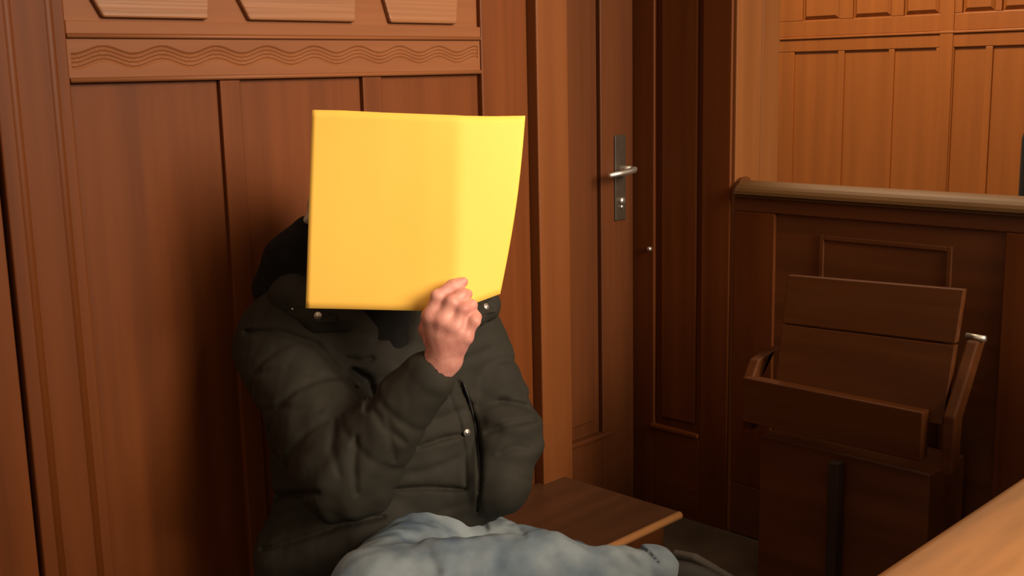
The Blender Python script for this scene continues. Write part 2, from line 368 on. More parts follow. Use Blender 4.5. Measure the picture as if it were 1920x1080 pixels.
# ------------------------------------------------------------------ dark wooden seat in front of the partition
ch = thing('tip_up_seat', 'dark wooden courtroom seat with plank backrest and sloping arms against the low partition', 'chair', (2.25, -0.66, 0.22))
def plank(name, pts, ext, mat=wood_seat, bev=0.004):
    bm = bmesh.new(); fs = prism(bm, pts, ext)
    bmesh.ops.bevel(bm, geom=list({e for f in fs for e in f.edges}), offset=bev, segments=2, profile=0.5, affect='EDGES')
    return obj(name, bm, mat, ch)
# two planks of the tipped-up seat lean from the wall down to the hinge box
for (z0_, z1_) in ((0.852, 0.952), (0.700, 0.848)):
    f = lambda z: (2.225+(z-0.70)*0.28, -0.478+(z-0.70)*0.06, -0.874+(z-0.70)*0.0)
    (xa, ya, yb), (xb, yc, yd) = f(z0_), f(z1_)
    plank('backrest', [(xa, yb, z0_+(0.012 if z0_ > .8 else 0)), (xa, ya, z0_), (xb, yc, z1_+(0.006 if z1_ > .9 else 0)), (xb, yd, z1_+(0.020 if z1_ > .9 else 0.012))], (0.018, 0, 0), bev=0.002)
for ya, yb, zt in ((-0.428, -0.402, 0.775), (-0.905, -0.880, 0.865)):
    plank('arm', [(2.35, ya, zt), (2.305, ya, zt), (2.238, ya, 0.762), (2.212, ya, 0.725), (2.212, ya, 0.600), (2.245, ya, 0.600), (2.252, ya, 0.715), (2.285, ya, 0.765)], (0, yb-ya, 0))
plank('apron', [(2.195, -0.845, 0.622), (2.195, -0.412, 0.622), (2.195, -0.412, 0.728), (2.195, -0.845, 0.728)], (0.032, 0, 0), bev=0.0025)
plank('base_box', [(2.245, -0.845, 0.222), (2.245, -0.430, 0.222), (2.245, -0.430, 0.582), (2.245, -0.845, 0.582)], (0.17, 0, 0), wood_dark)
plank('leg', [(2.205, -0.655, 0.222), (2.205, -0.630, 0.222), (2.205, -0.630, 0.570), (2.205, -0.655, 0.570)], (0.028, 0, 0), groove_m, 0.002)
bm = bmesh.new(); tube(bm, [(2.325, -0.872, 0.870), (2.322, -0.913, 0.870)], 0.0065, 12)
tag(obj('metal_stud', bm, steel, ch, True), 'bright metal tip on the arm')

# ------------------------------------------------------------------ bench seat the person sits on
be = thing('bench', 'flat wooden bench seat with a bright front edge, under the seated person beside the door', 'bench', (1.4, -0.2, 0.0))
bm = bmesh.new(); bx(bm, 0.86, 2.003, -0.378, -0.010, 0.430, 0.450, 0.004, 3); obj('seat', bm, wood_bench, be)
bm = bmesh.new(); tube(bm, [(0.862, -0.379, 0.4415), (1.4, -0.379, 0.4415), (2.001, -0.379, 0.4415)], 0.0092, 14)  # edge strip in paler wood, colouring in the highlight along the seat front
tag(obj('nosing_highlight', bm, wood_rail, be, True), 'rounded front edge, its highlight put in by paler wood')
for xx in (0.90, 1.40, 1.93):
    box('leg', wood_dark, be, xx, xx+0.045, -0.345, -0.300, 0.0, 0.425, 0.003)
    box('leg', wood_dark, be, xx, xx+0.045, -0.075, -0.030, 0.0, 0.425, 0.003)
box('front_rail', wood_dark, be, 0.90, 1.975, -0.355, -0.335, 0.33, 0.425, 0.003)

# ------------------------------------------------------------------ foreground barrier
ba = thing('barrier', 'pale worn oak barrier rail crossing the near right corner', 'railing', (1.3, -1.41, 0.0))
bm = bmesh.new(); bx(bm, 0.2, 2.42, -1.462, -1.358, 0.893, 0.950, 0.016, 4)
obj('handrail', bm, wood_rail, ba, True)
box('panel', wood_dark, ba, 0.25, 2.40, -1.424, -1.396, 0.12, 0.893, 0.002)
for xx in (0.25, 0.95, 1.65, 2.33):
    box('post', wood_v, ba, xx, xx+0.07, -1.446, -1.376, 0.0, 0.893, 0.004)

# ================================================================== implicit surfaces for the figure
def smin(a, b, k):
    h = np.clip(0.5+0.5*(b-a)/k, 0, 1); return b*(1-h)+a*h-k*h*(1-h)
def cone(p, a, b, r1, r2):
    a = np.asarray(a); b = np.asarray(b); ab = b-a; L2 = ab@ab
    t_ = np.clip(((p-a)@ab)/L2, 0, 1)
    return np.linalg.norm(p-a-t_[:, None]*ab, axis=1)-(r1+(r2-r1)*t_), t_
def rcone(p, a, b, r1, r2): return cone(p, a, b, r1, r2)[0]
def ell(p, c, r, R=None):
    q = p-np.asarray(c)
    if R is not None: q = q@R.T
    r = np.asarray(r); k0 = np.linalg.norm(q/r, axis=1); k1 = np.linalg.norm(q/(r*r), axis=1)+1e-9
    return k0*(k0-1)/k1
def wob(p, f, s=0.0):
    x, y, z = p[:, 0]*f+s, p[:, 1]*f+s*1.7, p[:, 2]*f-s
    return (np.sin(x+1.3*np.sin(y*1.1))*np.cos(y*1.3+np.sin(z*.9))+np.sin(z*1.7+np.cos(x*1.2))*0.6)/1.6
def local(f, c, R, m=0.02):
    """evaluate f only near sphere (c, R); elsewhere return the distance to the sphere"""
    c = np.asarray(c)
    def g(p):
        d = np.linalg.norm(p-c, axis=1)-R
        o_ = d+m; k_ = d < m
        if k_.any(): o_[k_] = f(p[k_])
        return o_
    return g
def surface(sdf, lo_, hi_, h, margin=1.0):
    lo_ = np.asarray(lo_, float); hi_ = np.asarray(hi_, float)
    B = 8; hb = h*B; nb = np.ceil((hi_-lo_)/hb).astype(int)
    # hierarchical cull
    def cull(ids, size):
        c = lo_+(ids+0.5)*size
        out_ = np.concatenate([sdf(c[i:i+200000]) for i in range(0, len(c), 200000)])
        return ids[np.abs(out_) < size*0.87*1.25*margin+0.004]
    nbig = np.ceil(nb/4).astype(int)
    g = np.stack(np.meshgrid(*[np.arange(n_) for n_ in nbig], indexing='ij'), -1).reshape(-1, 3)
    g = cull(g, hb*4)
    sub = np.stack(np.meshgrid(*[np.arange(4)]*3, indexing='ij'), -1).reshape(-1, 3)
    g = (g[:, None]*4+sub[None]).reshape(-1, 3); g = cull(g, hb)
    lc = np.stack(np.meshgrid(*[np.arange(B+1)]*3, indexing='ij'), -1).reshape(-1, 3)
    S = (nb+8)*B+2
    key = lambda c: (c[..., 0]*S[1]+c[..., 1])*S[2]+c[..., 2]
    VK, VP_, Q = [], [], []
    for i in range(0, len(g), 200):
        gb = g[i:i+200]; n_ = len(gb)
        idx = gb[:, None]*B+lc[None]; v = sdf((lo_+idx*h).reshape(-1, 3)).reshape(n_, B+1, B+1, B+1)
        v = np.where(v == 0, 1e-9, v)
        s = v < 0
        c8 = [s[:, a:B+a, b:B+b, c:B+c] for a in (0, 1) for b in (0, 1) for c in (0, 1)]
        tot = sum(x.astype(int) for x in c8); act = (tot > 0) & (tot < 8)
        bi, xi, yi, zi = np.nonzero(act)
        if len(bi):
            acc = np.zeros((len(bi), 3)); cnt = np.zeros(len(bi))
            for ax in range(3):
                for u_ in (0, 1):
                    for w_ in (0, 1):
                        o0 = [0, 0, 0]; oth = [k for k in range(3) if k != ax]; o0[oth[0]] = u_; o0[oth[1]] = w_
                        o1 = list(o0); o1[ax] = 1
                        va = v[bi, xi+o0[0], yi+o0[1], zi+o0[2]]; vb = v[bi, xi+o1[0], yi+o1[1], zi+o1[2]]
                        m = (va < 0) != (vb < 0); tt = np.where(m, va/(va-vb+1e-20), 0)
                        q = np.tile(np.array(o0, float), (len(bi), 1)); q[:, ax] = tt
                        acc[m] += q[m]; cnt[m] += 1
            cell = gb[bi]*B+np.stack([xi, yi, zi], 1)
            VK.append(key(cell)); VP_.append(lo_+(cell+acc/cnt[:, None])*h)
        for ax in range(3):
            sl0 = [slice(0, B)]*3; sl1 = [slice(0, B)]*3; sl1[ax] = slice(1, B+1)
            a_ = s[:, sl0[0], sl0[1], sl0[2]]; b_ = s[:, sl1[0], sl1[1], sl1[2]]
            bi, xi, yi, zi = np.nonzero(a_ != b_)
            if not len(bi): continue
            cell = gb[bi]*B+np.stack([xi, yi, zi], 1); sg = a_[bi, xi, yi, zi]
            e1 = np.zeros(3, int); e2 = np.zeros(3, int); e1[(ax+1) % 3] = 1; e2[(ax+2) % 3] = 1
            ks = np.stack([key(cell-e1-e2), key(cell-e2), key(cell), key(cell-e1)], 1)
            ks[~sg] = ks[~sg][:, ::-1]
            Q.append(ks)
    VK = np.concatenate(VK); VP_ = np.concatenate(VP_); Q = np.concatenate(Q)
    o_ = np.argsort(VK); VK = VK[o_]; VP_ = VP_[o_]
    j = np.clip(np.searchsorted(VK, Q), 0, len(VK)-1); ok = (VK[j] == Q).all(1)
    return VP_, j[ok]
def sdf_obj(name, sdf, lo_, hi_, h, mat, parent, relax=1):
    V, Fq = surface(sdf, lo_, hi_, h)
    # keep largest connected shells only implicitly; light relaxation
    for _ in range(relax):
        acc = np.zeros_like(V); cnt = np.zeros(len(V))
        for a in range(4):
            np.add.at(acc, Fq[:, a], V[Fq[:, (a+1) % 4]]); np.add.at(cnt, Fq[:, a], 1)
            np.add.at(acc, Fq[:, a], V[Fq[:, (a+3) % 4]]); np.add.at(cnt, Fq[:, a], 1)
        m = cnt > 0; V[m] = V[m]*0.5+acc[m]/cnt[m][:, None]*0.5
    me = bpy.data.meshes.new(name)
    me.vertices.add(len(V)); me.vertices.foreach_set('co', V.astype(np.float32).ravel())
    me.loops.add(Fq.size); me.loops.foreach_set('vertex_index', Fq.astype(np.int32).ravel())
    me.polygons.add(len(Fq)); me.polygons.foreach_set('loop_start', np.arange(0, Fq.size, 4, dtype=np.int32))
    me.polygons.foreach_set('loop_total', np.full(len(Fq), 4, dtype=np.int32))
    me.update(calc_edges=True); me.validate()
    me.polygons.foreach_set('use_smooth', np.ones(len(me.polygons), dtype=bool))
    me.materials.append(mat)
    o = bpy.data.objects.new(name, me); COL.objects.link(o)
    if parent: o.parent = parent; o.matrix_parent_inverse = parent.matrix_world.inverted()
    return o

# ---- joints (metres) read off the photograph with their distances
RSH, LSH = at(535, 640, 2.035), at(882, 640, 2.125)
RELB, RWR = at(650, 885, 1.865), at(833, 672, 1.797)
LELB, LWR = at(948, 818, 2.07), at(930, 900, 2.05)
HEAD = at(686, 428, 2.02); NECK = at(700, 570, 2.05)
CHEST = at(715, 760, 2.075); BELLY = at(725, 930, 2.10); PELV = at(745, 1010, 2.09)
RHIP, RKN, RAN = at(795, 1048, 2.05), at(715, 1140, 1.72), at(1218, 1078, 1.86)
LHIP, LKN = at(850, 1040, 2.12), at(1130, 1118, 1.95)
LAN = np.array([LKN[0]+0.03, LKN[1]-0.02, 0.09])
LAT = (LSH-RSH); LAT[2] = 0; LAT /= np.linalg.norm(LAT)
UPT = np.array([0, 0, 1.0]); FRT = np.cross(LAT, UPT); FRT = -FRT if FRT@(CAM-CHEST) < 0 else FRT
def frame(p, c):
    q = p-c; return q@LAT, q@FRT, q@UPT

person = thing('person', 'person in black-green puffer jacket and pale jeans sitting, hiding their face behind a yellow folder', 'person', (1.25, -0.30, 0.45))

# ---- hand (fingers lie on the front of the card, thumb behind it)
def hand_pts():
    F_ = {}
    F_['index'] = [at(808, 594, 1.772), at(820, 556, 1.768), at(848, 535, 1.778), at(869, 528, 1.785)]
    F_['middle'] = [at(830, 602, 1.764), at(846, 566, 1.762), at(866, 553, 1.774), at(877, 551, 1.786)]
    F_['ring'] = [at(852, 614, 1.763), at(868, 580, 1.762), at(884, 572, 1.774), at(885, 580, 1.788)]
    F_['pinky'] = [at(871, 632, 1.768), at(889, 602, 1.766), at(893, 594, 1.778), at(886, 599, 1.790)]
    F_['thumb'] = [at(818, 655, 1.815), at(800, 618, 1.822), at(806, 585, 1.826), at(822, 562, 1.822)]
    return F_
FG = hand_pts()
RAD = {'index': (.0115, .0100, .0092, .0078), 'middle': (.0118, .0104, .0094, .0080), 'ring': (.0115, .0100, .0090, .0078), 'pinky': (.0108, .0092, .0084, .0072), 'thumb': (.0150, .0125, .0112, .0098)}
def hand(p):
    w = RWR
    d = rcone(p, w, at(838, 640, 1.784), .026, .026)
    for k_, e in (('index', .018), ('middle', .017), ('ring', .017), ('pinky', .016)):
        d = smin(d, rcone(p, w+(FG[k_][0]-w)*.25, FG[k_][0], .019, e*0.86), .012)
    for k_ in FG:
        c = FG[k_]; r_ = RAD[k_]; f = None
        for i in range(3):
            q = rcone(p, c[i], c[i+1], r_[i], r_[i+1]); f = q if f is None else smin(f, q, .003)
        f = smin(f, np.linalg.norm(p-c[1], axis=1)-(r_[1]+.0008), .004)   # knuckle
        d = smin(d, f, .007 if k_ != 'thumb' else .014)
    # tendons on the back of the hand
    d = d + .0006*wob(p, 160)
    return d
hand_l = local(hand, at(840, 605, 1.79), 0.12)
LH = LWR + (LWR-LELB)*0.25 - FRT*0.035 - LAT*0.02
def lhand(p):
    d = rcone(p, LWR, LH, .026, .034)
    dirv = (LH-LWR)/np.linalg.norm(LH-LWR); sd = np.cross(dirv, FRT)
    for k_ in range(4):
        a = LH+sd*(k_-1.5)*.019; b_ = a+dirv*(.038-.004*abs(k_-1.2))-FRT*.008; c = b_+dirv*.020-FRT*.022
        d = smin(d, rcone(p, a, b_, .011, .0095), .008); d = smin(d, rcone(p, b_, c, .0095, .008), .003)
    d = smin(d, rcone(p, LWR+dirv*.02-sd*.02, LH-sd*.052+dirv*.01, .014, .010), .012)
    return d
lhand_l = local(lhand, LH, 0.12)
HF = (at(790, 470, 1.90)-HEAD); HF[2] -= .02; HF /= np.linalg.norm(HF)        # face looks into the card
HS = np.cross(HF, UPT); HS /= np.linalg.norm(HS); HU = np.cross(HS, HF)
HR = np.stack([HS, HF, HU])
def headf(p):
    q = (p-HEAD)@HR.T
    d = ell(q, (0, -.012, .018), (.076, .094, .098))
    d = smin(d, ell(q, (0, .028, -.052), (.055, .060, .066)), .03)
    d = smin(d, rcone(q, np.array([0, .085, .012]), np.array([0, .104, -.024]), .008, .013), .012)   # nose
    d = smin(d, ell(q, (0, .074, -.098), (.026, .020, .018)), .02)   # chin
    for s in (-1, 1):
        d = -smin(-d, ell(q, (s*.031, .098, .010), (.017, .012, .011)), .010)      # sockets
        d = smin(d, ell(q, (s*.031, .078, .033), (.024, .014, .007)), .008)         # brows
        d = smin(d, ell(q, (s*.080, -.008, -.006), (.010, .020, .032)), .008)       # ears
    d = smin(d, ell(q, (0, .086, -.052), (.024, .012, .006)), .006)
    d = smin(d, ell(q, (0, .084, -.066), (.021, .011, .006)), .006)
    return d
head_l = local(headf, HEAD, 0.17)
def body(p):
    a, f, u_ = frame(p, CHEST)
    d = ell(np.stack([a, f, u_], 1), (0, -.015, .02), (.145, .075, .20))
    a2, f2, u2 = frame(p, PELV); d = smin(d, ell(np.stack([a2, f2, u2], 1), (0, 0, 0), (.14, .085, .10)), .06)
    d = smin(d, rcone(p, BELLY, CHEST-FRT*.01, .085, .085), .06)
    d = smin(d, rcone(p, NECK-UPT*.06, NECK+(HEAD-NECK)*.45, .062, .056), .03)
    d = smin(d, head_l(p), .02)
    for S_, E_, W_ in ((RSH, RELB, RWR), (LSH, LELB, LWR)):
        d = smin(d, rcone(p, S_, E_, .050, .040), .05); d = smin(d, rcone(p, E_, W_, .040, .027), .015)
    d = smin(d, hand_l(p), .010); d = smin(d, lhand_l(p), .008)
    for H_, K_, A_ in ((RHIP, RKN, RAN), (LHIP, LKN, LAN)):
        d = smin(d, rcone(p, H_, K_, .070, .050), .04); d = smin(d, rcone(p, K_, A_, .050, .034), .02)
    ft = LAN+np.array([.05, -.15, -.055]); d = smin(d, rcone(p, LAN-UPT*.03, ft, .032, .022), .02)
    d = smin(d, rcone(p, RAN, RFT, .032, .022), .02)
    return d
RFT = at(1350, 1150, 1.82)
bo = sdf_obj('body', body, (0.80, -1.10, -0.02), (1.75, 0.02, 1.40), 0.0026, skin_m, person)

# eyes, hair
for s in (-1, 1):
    bm = bmesh.new(); bmesh.ops.create_uvsphere(bm, u_segments=20, v_segments=12, radius=.0115)
    c = HEAD+HS*s*.031+HF*.079+HU*.010
    for v in bm.verts: v.co += Vector(c)
    ey = obj('eye', bm, eye_m, person, True)
    bm = bmesh.new(); c = Vector(c); hf = Vector(HF); tube(bm, [c+hf*.0100, c+hf*.0119], [.0052, .0045], 16)
    obj('iris', bm, shoe_m, ey, True)
def hair(p):
    q = (p-HEAD)@HR.T
    d = ell(q, (0, -.020, .024), (.088, .102, .104))
    d = smin(d, rcone(p, at(578, 412, 2.0), at(600, 400, 2.0), .0085, .016), .006)
    cut = q[:, 1]*0.75-q[:, 2]-.005            # opens over the face
    d = np.maximum(d, cut*0.8)
    d = np.maximum(d, -q[:, 2]-.060)
    return d+.0022*np.sin(q[:, 0]*260+3*np.sin(q[:, 2]*50))*np.cos(q[:, 1]*90)
sdf_obj('hair', hair, HEAD-.18, HEAD+.18, 0.003, hair_m, person)

# ---- jacket
ZW = np.array([-.30, -.22, -.12, -.02, .08, .16, .22, .27])      # heights relative to the chest
HWt = np.array([.190, .194, .198, .202, .208, .208, .165, .085])
HDt = np.array([.138, .142, .138, .132, .122, .108, .090, .070])
SEAM_T = [-.245, -.155, -.075, .005, .090, .165]
def puff(s, seams, depth, w):
    g = np.zeros_like(s)
    for k_ in seams: g = np.maximum(g, np.exp(-((s-k_)/w)**2))
    return g*depth
PLA = None
def crease(p, lines, tmax=9.0):
    """stitched seams and sharp folds: each runs over the front of a garment"""
    rel = p-CAM; t_ = rel@FW; X = 960+FPX*(rel@RT)/t_; Y = 540-FPX*(rel@UP)/t_; g = np.zeros(len(p))
    for L, w, dep in lines:
        L = np.asarray(L, float); dm = np.full(len(p), 1e9)
        lo2 = L.min(0)-4*w; hi2 = L.max(0)+4*w; m = (X > lo2[0]) & (X < hi2[0]) & (Y > lo2[1]) & (Y < hi2[1])
        if not m.any(): continue
        x = X[m]; y = Y[m]; best = np.full(m.sum(), 1e9); tot = len(L)-1
        for i in range(tot):
            a = L[i]; b_ = L[i+1]; ab = b_-a; k_ = np.clip(((x-a[0])*ab[0]+(y-a[1])*ab[1])/(ab@ab), 0, 1)
            dd_ = np.hypot(x-a[0]-k_*ab[0], y-a[1]-k_*ab[1]); uu = (i+k_)/tot
            dd_ = dd_/np.clip(.35+2.2*np.minimum(uu+.12, 1.12-uu), .35, 1.0); best = np.minimum(best, dd_)
        g[m] = np.maximum(g[m], dep*np.exp(-(best/w)**2))
    return np.where(t_ < tmax, g, 0)
J_LINES = [([(860, 716), (880, 758), (892, 800), (898, 840), (900, 900), (896, 958)], 3.6, .010),
    ([(842, 738), (860, 790), (871, 845), (874, 920)], 4, .003),
    ([(738, 918), (800, 914), (872, 918)], 5, .007), ([(785, 838), (830, 822), (870, 814)], 5, .006),
    ([(458, 928), (520, 931), (596, 924)], 6, .008), ([(492, 1030), (560, 1012), (650, 982), (720, 968)], 6, .007),
    ([(936, 752), (970, 757), (1004, 768)], 6, .007), ([(912, 812), (950, 796), (1008, 786)], 6, .006), ([(935, 850), (965, 838), (990, 842)], 6, .004),
    ([(462, 622), (530, 624), (592, 646), (640, 700), (688, 752)], 7, .007), ([(650, 672), (675, 678), (700, 672)], 6, .006),
    ([(662, 694), (690, 712), (700, 742), (688, 768)], 9, .012),
    ([(668, 820), (664, 870), (668, 925)], 7, .005), ([(628, 790), (622, 840), (636, 890)], 8, .004), ([(728, 786), (732, 825), (740, 862)], 7, .004),
    ([(700, 770), (720, 800), (760, 830)], 8, .004), ([(470, 775), (530, 765), (600, 770)], 7, .003), ([(480, 700), (540, 694), (610, 705)], 7, .003),
    ([(700, 640), (730, 628), (760, 640)], 5, .004)]
def torso(p):
    a, f, u_ = frame(p, CHEST)
    off = np.interp(u_, [-.3, .0, .25], [.0, .0, -.012])       # whole trunk leans to the wall side at the top
    a = a-off; f = f+np.interp(u_, [-.3, -.1, .1, .27], [-.0, 0.0, .01, .028])
    w = np.interp(u_, ZW, HWt); dd = np.interp(u_, ZW, HDt)
    q = (np.abs(a/w)**2.5+np.abs(f/dd)**2.5)**(1/2.5)
    d = (q-1)*np.minimum(w, dd)*0.85
    d = np.maximum(d, u_-.262); d = np.maximum(d, -.315-u_)
    sag = .012*np.cos(a*14)                                     # seams bow a little
    d = d+puff(u_+sag, SEAM_T, (.0025), .0075)
    return d
def sleeve(p, S_, E_, W_, r1, r2, r3, seams_u, seams_f, fold):
    d1, t1 = cone(p, S_, E_, r1, r2); L1 = np.linalg.norm(E_-S_); d1 = d1+puff(t1*L1, seams_u, .0042, .007)
    d2, t2 = cone(p, E_, W_, r2*.93, r3); L2 = np.linalg.norm(W_-E_); d2 = d2+puff(t2*L2, seams_f, .0028, .006)
    d = smin(d1, d2, .022)
    # compression folds running round the inside of the elbow
    ax = (E_-S_)/L1+(E_-W_)/L2; ax /= np.linalg.norm(ax); rel = p-E_
    along = np.cross(ax, FW); along /= np.linalg.norm(along); s = rel@along; near = np.exp(-((np.linalg.norm(rel, axis=1)-.055)/.055)**2)
    return d+fold*near*np.sin(s*120+2.2*np.sin((rel@ax)*34))
def jacket(p):
    d = torso(p)
    d = smin(d, np.linalg.norm(p-(RSH+LAT*.018), axis=1)-.083, .05); d = smin(d, np.linalg.norm(p-(LSH-LAT*.02), axis=1)-.070, .05)
    sl = sleeve(p, RSH+np.array([0, 0, -.01]), RELB, RWR+(RELB-RWR)*.17, .092, .083, .043, (.07, .16, .24), (.075, .15), .0026)
    d = smin(d, sl, .010)
    sr = sleeve(p, LSH+np.array([0, 0, -.01]), LELB, LWR, .072, .066, .054, (.06, .13, .19), (.07,), .0028)
    d = smin(d, sr, .010)
    d = smin(d, rcone(p, LWR, LH-FRT*.01, .053, .060), .045)
    # lower hem spreads onto the lap
    d = smin(d, rcone(p, at(560, 1050, 2.02), at(690, 1025, 1.97), .080, .066), .04)
    # standing collar ring around the neck
    # hollow for neck: V opening at the throat
    d = -smin(-d, rcone(p, at(742, 560, 1.95), at(760, 632, 1.955), .052, .016), .012)
    # room inside the cuff
    c0 = RWR+(RELB-RWR)*.12; d = np.maximum(d, -rcone(p, RWR-(RELB-RWR)*.2, RWR+(RELB-RWR)*.22, .030, .028))
    d = d+.0022*wob(p, 26)+.0012*wob(p, 60, 2.0)+.0008*wob(p, 120, 5.)
    return d+crease(p, J_LINES, 2.06)
jk = sdf_obj('jacket', jacket, (0.78, -0.80, 0.50), (1.75, 0.01, 1.20), 0.0034, jacket_m, person)
tag(jk, 'dark olive quilted puffer jacket')
# collar: a thick padded band lying open around the neck
def collar(p):
    pts = [at(690, 618, 1.975), at(650, 602, 1.965), at(600, 585, 1.955), at(548, 560, 1.99), at(552, 548, 2.08), at(640, 556, 2.15), at(780, 556, 2.17), at(880, 560, 2.13), at(908, 572, 2.06), at(885, 592, 2.02), at(868, 612, 2.02)]
    rr = [.016, .024, .034, .040, .042, .038, .036, .034, .026, .022, .014]
    d = None
    for i in range(len(pts)-1):
        q = rcone(p, pts[i], pts[i+1], rr[i], rr[i+1]); d = q if d is None else smin(d, q, .014)
    return d+.0025*wob(p, 40)+.001*wob(p, 110)
cl = sdf_obj('collar', collar, (0.80, -0.62, 0.85), (1.65, 0.0, 1.20), 0.0034, jacket_m, jk)
def hood(p):
    d = rcone(p, at(512, 538, 2.035), at(545, 492, 2.03), .036, .048)
    d = smin(d, rcone(p, at(545, 492, 2.03), at(590, 462, 2.04), .048, .050), .02)
    d = smin(d, rcone(p, at(590, 462, 2.05), at(700, 480, 2.13), .045, .05), .03)
    d = smin(d, rcone(p, at(540, 540, 2.04), at(640, 545, 2.02), .040, .05), .03)
    d = smin(d, rcone(p, at(700, 490, 2.13), at(830, 530, 2.10), .05, .045), .03)
    return d+.003*wob(p, 34)+.0015*wob(p, 80)
def shirt(p):
    d = rcone(p, at(735, 665, 2.03), at(705, 575, 2.03), .070, .074)
    return smin(d, rcone(p, at(800, 600, 2.07), at(640, 590, 2.05), .05, .05), .03)+.002*wob(p, 60)
tag(sdf_obj('sweater', shirt, (0.80, -0.62, 0.80), (1.65, 0.0, 1.20), 0.004, black_cloth, person), 'black sweater at the open collar')
hd = sdf_obj('hood', hood, (0.80, -0.62, 0.90), (1.65, 0.0, 1.30), 0.0036, black_cloth, jk)
tag(hd, 'black hood bunched behind the neck')

def nearest(o, px, py):
    """point of a garment met by the sight line through (px, py)"""
    d = Vector(FW+RT*((px-960.0)/FPX)-UP*((py-540.0)/FPX)).normalized()
    mi = o.matrix_world.inverted(); return o.ray_cast(mi@Vector(CAM), (mi.to_3x3()@d).normalized())
bpy.context.view_layer.update()
def snap(px, py, o, R=.0065):
    hit, loc, nor, _ = nearest(o, px, py)
    if not hit: return
    bm = bmesh.new()
    for rr, h0, h1 in ((R, -.001, .002), (R*.55, .002, .0032)):
        c = Vector(loc); nn = Vector(nor)
        tube(bm, [c+nn*h0, c+nn*h1], rr, 18)
    obj('snap_button', bm, steel, o, True)
def flap(pts, o, name='collar_flap', th=.007):
    """thin stitched tab lying on the garment"""
    loop = []
    for px, py in pts:
        hit, loc, nor, _ = nearest(o, px, py)
        if hit: loop.append(Vector(loc)-Vector(FW)*.004)
    bm = bmesh.new(); fs = prism(bm, loop, Vector(FW)*(th+.004))
    bmesh.ops.bevel(bm, geom=list({e for f in fs for e in f.edges}), offset=.002, segments=2, profile=.5, affect='EDGES')
    return obj(name, bm, jacket_m, o)
flap([(528, 574), (560, 570), (600, 580), (634, 588), (630, 606), (596, 604), (560, 598), (534, 588)], cl)
flap([(880, 562), (920, 560), (932, 572), (930, 586), (905, 590), (884, 588)], cl)
for o in [c for c in cl.children]: pass
snap(549, 580, cl); snap(596, 592, cl); snap(911, 575, cl, .006)
snap(875, 811, jk, .0065)
# zip running down the front
zp = []
for px, py in [(868, 716), (880, 748), (889, 785), (895, 825), (899, 870), (899, 915), (897, 950)]:
    hit, loc, nor, _ = nearest(jk, px, py)
    if hit: zp.append(Vector(loc)+Vector(nor)*.0005)
if len(zp) > 2:
    bm = bmesh.new(); tube(bm, [q-v_*.002 for q, v_ in zip(zp, [Vector((0, 0, 0))]*len(zp))], .0022, 8); obj('zip', bm, zip_m, jk, True)

# ---- jeans
def jeans(p):
    a2, f2, u2 = frame(p, PELV)
    d = ell(np.stack([a2, f2, u2], 1), (0, 0, -.02), (.155, .105, .095))
    th, tt = cone(p, RHIP, RKN, .098, .086)
    d = smin(d, th, .03)
    sh, ts = cone(p, RKN, RAN, .083, .050)
    mid = rcone(p, RKN+(RAN-RKN)*.2+UPT*.01, RKN+(RAN-RKN)*.60+UPT*.018, .084, .070)
    sh = smin(sh, mid, .03)
    d = smin(d, sh, .022)
    lt = rcone(p, LHIP, LKN, .094, .070); ls = rcone(p, LKN, LAN, .070, .060)
    d = smin(d, smin(lt, ls, .02), .012)
    ax = (RAN-RKN)/np.linalg.norm(RAN-RKN); s = (p-RKN)@ax
    bun = np.exp(-((s-.42)/.05)**2)+.5*np.exp(-((s-.15)/.10)**2)
    d = d+.004*wob(p, 30, 1.)*1.0+.0022*wob(p, 70, 3.)+.0014*bun*np.sin(s*190+4*np.sin(p[:, 2]*30))
    # hem opening at the crossed ankle and turned-up edge
    L = np.linalg.norm(RAN-RKN)
    hem = np.exp(-((s-(L-.020))/.004)**2)*((p-RAN)@(p[0]*0+UPT) > -.03)
    d = np.maximum(d, s-(L+.036)) if False else d
    d = d+crease(p, [([(1182, 1020), (1210, 1032), (1236, 1058)], 3.4, .010), ([(894, 962), (900, 975), (912, 992)], 7, .008), ([(952, 984), (970, 990), (984, 1006)], 7, .005), ([(1150, 1040), (1180, 1048), (1205, 1070)], 6, .004), ([(1020, 1050), (1080, 1046), (1150, 1060)], 9, .004), ([(760, 1010), (800, 1030), (820, 1075)], 12, .005)])
    d = np.where(p[:, 2] < .10, np.maximum(d, .10-p[:, 2]), d)
    return d
je = sdf_obj('jeans', jeans, (0.80, -1.05, 0.05), (1.75, 0.0, 0.85), 0.0038, denim, person)
tag(je, 'faded light blue denim jeans')

# ---- shoes
def shoe_geo(heel, toe, upv):
    ax = toe-heel; L = np.linalg.norm(ax); ax = ax/L; upv = upv-ax*(upv@ax); upv /= np.linalg.norm(upv); sd = np.cross(ax, upv)
    R3 = np.stack([ax, sd, upv])
    def up_(p):
        q = (p-heel)@R3.T
        d = ell(q, (L*.22, 0, .030), (.085, .038, .045)); d = smin(d, ell(q, (L*.70, 0, .014), (.100, .046, .030)), .04)
        d = smin(d, rcone(q, np.array([.05, 0, .03]), np.array([.035, 0, .075]), .040, .040), .02)
        return np.maximum(d, -q[:, 2]-.012)
    def so_(p):
        q = (p-heel)@R3.T
        w = np.interp(q[:, 0], [-.04, 0, .1, .19, .26, .30], [.02, .038, .036, .050, .044, .01])
        d = np.maximum(np.abs(q[:, 1])-w, np.abs(q[:, 2]+.018)-.008); d = np.maximum(d, np.abs(q[:, 0]-L*.5)-L*.5-.035)
        return d
    return up_, so_
u1, s1 = shoe_geo(at(1282, 1082, 1.88), at(1412, 1158, 1.84), -RT*.25-UP*.45-FW*.75)
so_ = sdf_obj('shoe', u1, np.minimum(RAN, RFT)-.22, np.maximum(RAN, RFT)+.24, 0.004, shoe_m, person)
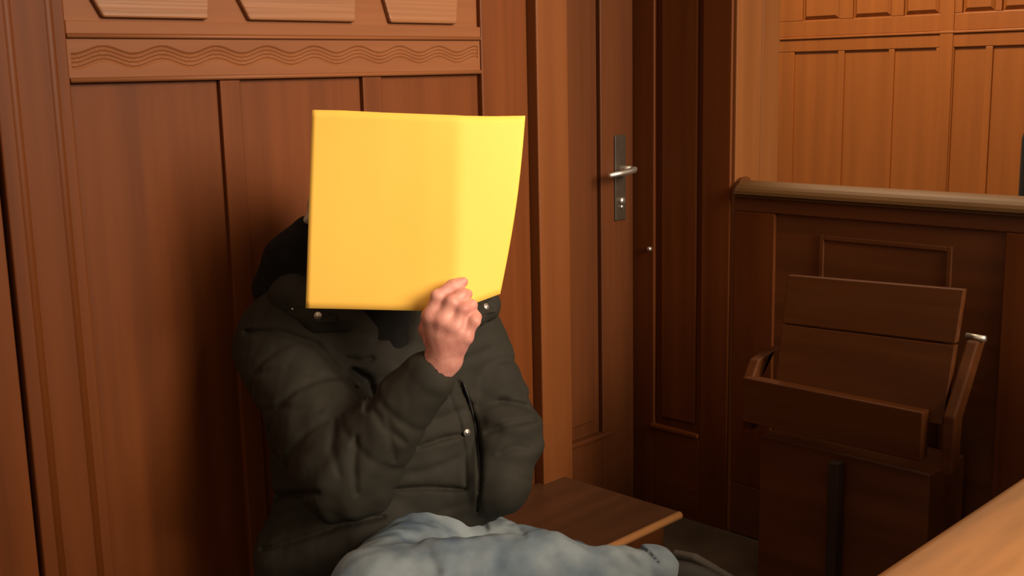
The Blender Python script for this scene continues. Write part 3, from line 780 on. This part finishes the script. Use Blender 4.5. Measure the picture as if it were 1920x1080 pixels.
sdf_obj('sole', s1, np.minimum(RAN, RFT)-.22, np.maximum(RAN, RFT)+.24, 0.004, sole_m, so_)
lheel = LAN+np.array([-.01, .03, -.058]); u2_, s2_ = shoe_geo(lheel, lheel+np.array([.07, -.24, 0]), UPT)
so2 = sdf_obj('shoe', u2_, lheel-np.array([.12, .40, .06]), lheel+np.array([.24, .14, .20]), 0.004, shoe_m, person)
sdf_obj('sole', s2_, lheel-np.array([.12, .40, .06]), lheel+np.array([.24, .14, .20]), 0.004, sole_m, so2)

# ------------------------------------------------------------------ yellow folder
def folder():
    # columns of the sheet from its left edge to its folded right edge: (top px,py,t) (bottom px,py,t)
    cols = [((585, 206, 1.812), (573, 578, 1.800)), ((640, 207, 1.808), (630, 579, 1.799)), ((720, 211, 1.805), (712, 581, 1.798)), ((800, 214, 1.804), (795, 583, 1.798)),
            ((856, 216, 1.806), (850, 585, 1.799)), ((868, 217, 1.808), (861, 584, 1.801)), ((920, 218, 1.824), (895, 567, 1.818)), ((985, 217, 1.846), (938, 551, 1.838))]
    n_ = 26; bm = bmesh.new(); g0 = []; g1 = []
    # resample columns smoothly
    T = np.array([[*at(*a)] for a, _ in cols]); Bt = np.array([[*at(*b_)] for _, b_ in cols])
    s = np.concatenate([[0], np.cumsum(np.linalg.norm(np.diff(T, axis=0), axis=1))])
    xs = np.linspace(0, s[-1], 48)
    Ti = np.stack([np.interp(xs, s, T[:, k_]) for k_ in range(3)], 1); Bi = np.stack([np.interp(xs, s, Bt[:, k_]) for k_ in range(3)], 1)
    for i in range(len(xs)):
        r0_, r1_ = [], []
        for j in range(n_):
            v = j/(n_-1); q = Ti[i]*(1-v)+Bi[i]*v
            u_ = xs[i]/s[-1]
            q = q+FW*(.004*math.sin(v*3.1)*math.sin(u_*3.1))
            if u_ > .68: q = q+RT*(.0055*math.sin(v*math.pi)*(u_-.68)/.32)      # right edge bows out a little
            r0_.append(bm.verts.new(q)); r1_.append(bm.verts.new(q+FW*.0016))
        g0.append(r0_); g1.append(r1_)
    m_ = len(xs)
    for i in range(m_-1):
        for j in range(n_-1):
            bm.faces.new((g0[i][j], g0[i][j+1], g0[i+1][j+1], g0[i+1][j])); bm.faces.new((g1[i][j], g1[i+1][j], g1[i+1][j+1], g1[i][j+1]))
    for i in range(m_-1):
        bm.faces.new((g0[i][0], g0[i+1][0], g1[i+1][0], g1[i][0])); bm.faces.new((g0[i][-1], g1[i][-1], g1[i+1][-1], g0[i+1][-1]))
    for j in range(n_-1):
        bm.faces.new((g0[0][j], g1[0][j], g1[0][j+1], g0[0][j+1])); bm.faces.new((g0[-1][j], g0[-1][j+1], g1[-1][j+1], g1[-1][j]))
    bmesh.ops.recalc_face_normals(bm, faces=bm.faces[:])
    return bm
fo = obj('folder', folder(), folder_m, None, True)
tag(fo, 'bright yellow card folder held up in front of the seated person\'s face', 'folder')
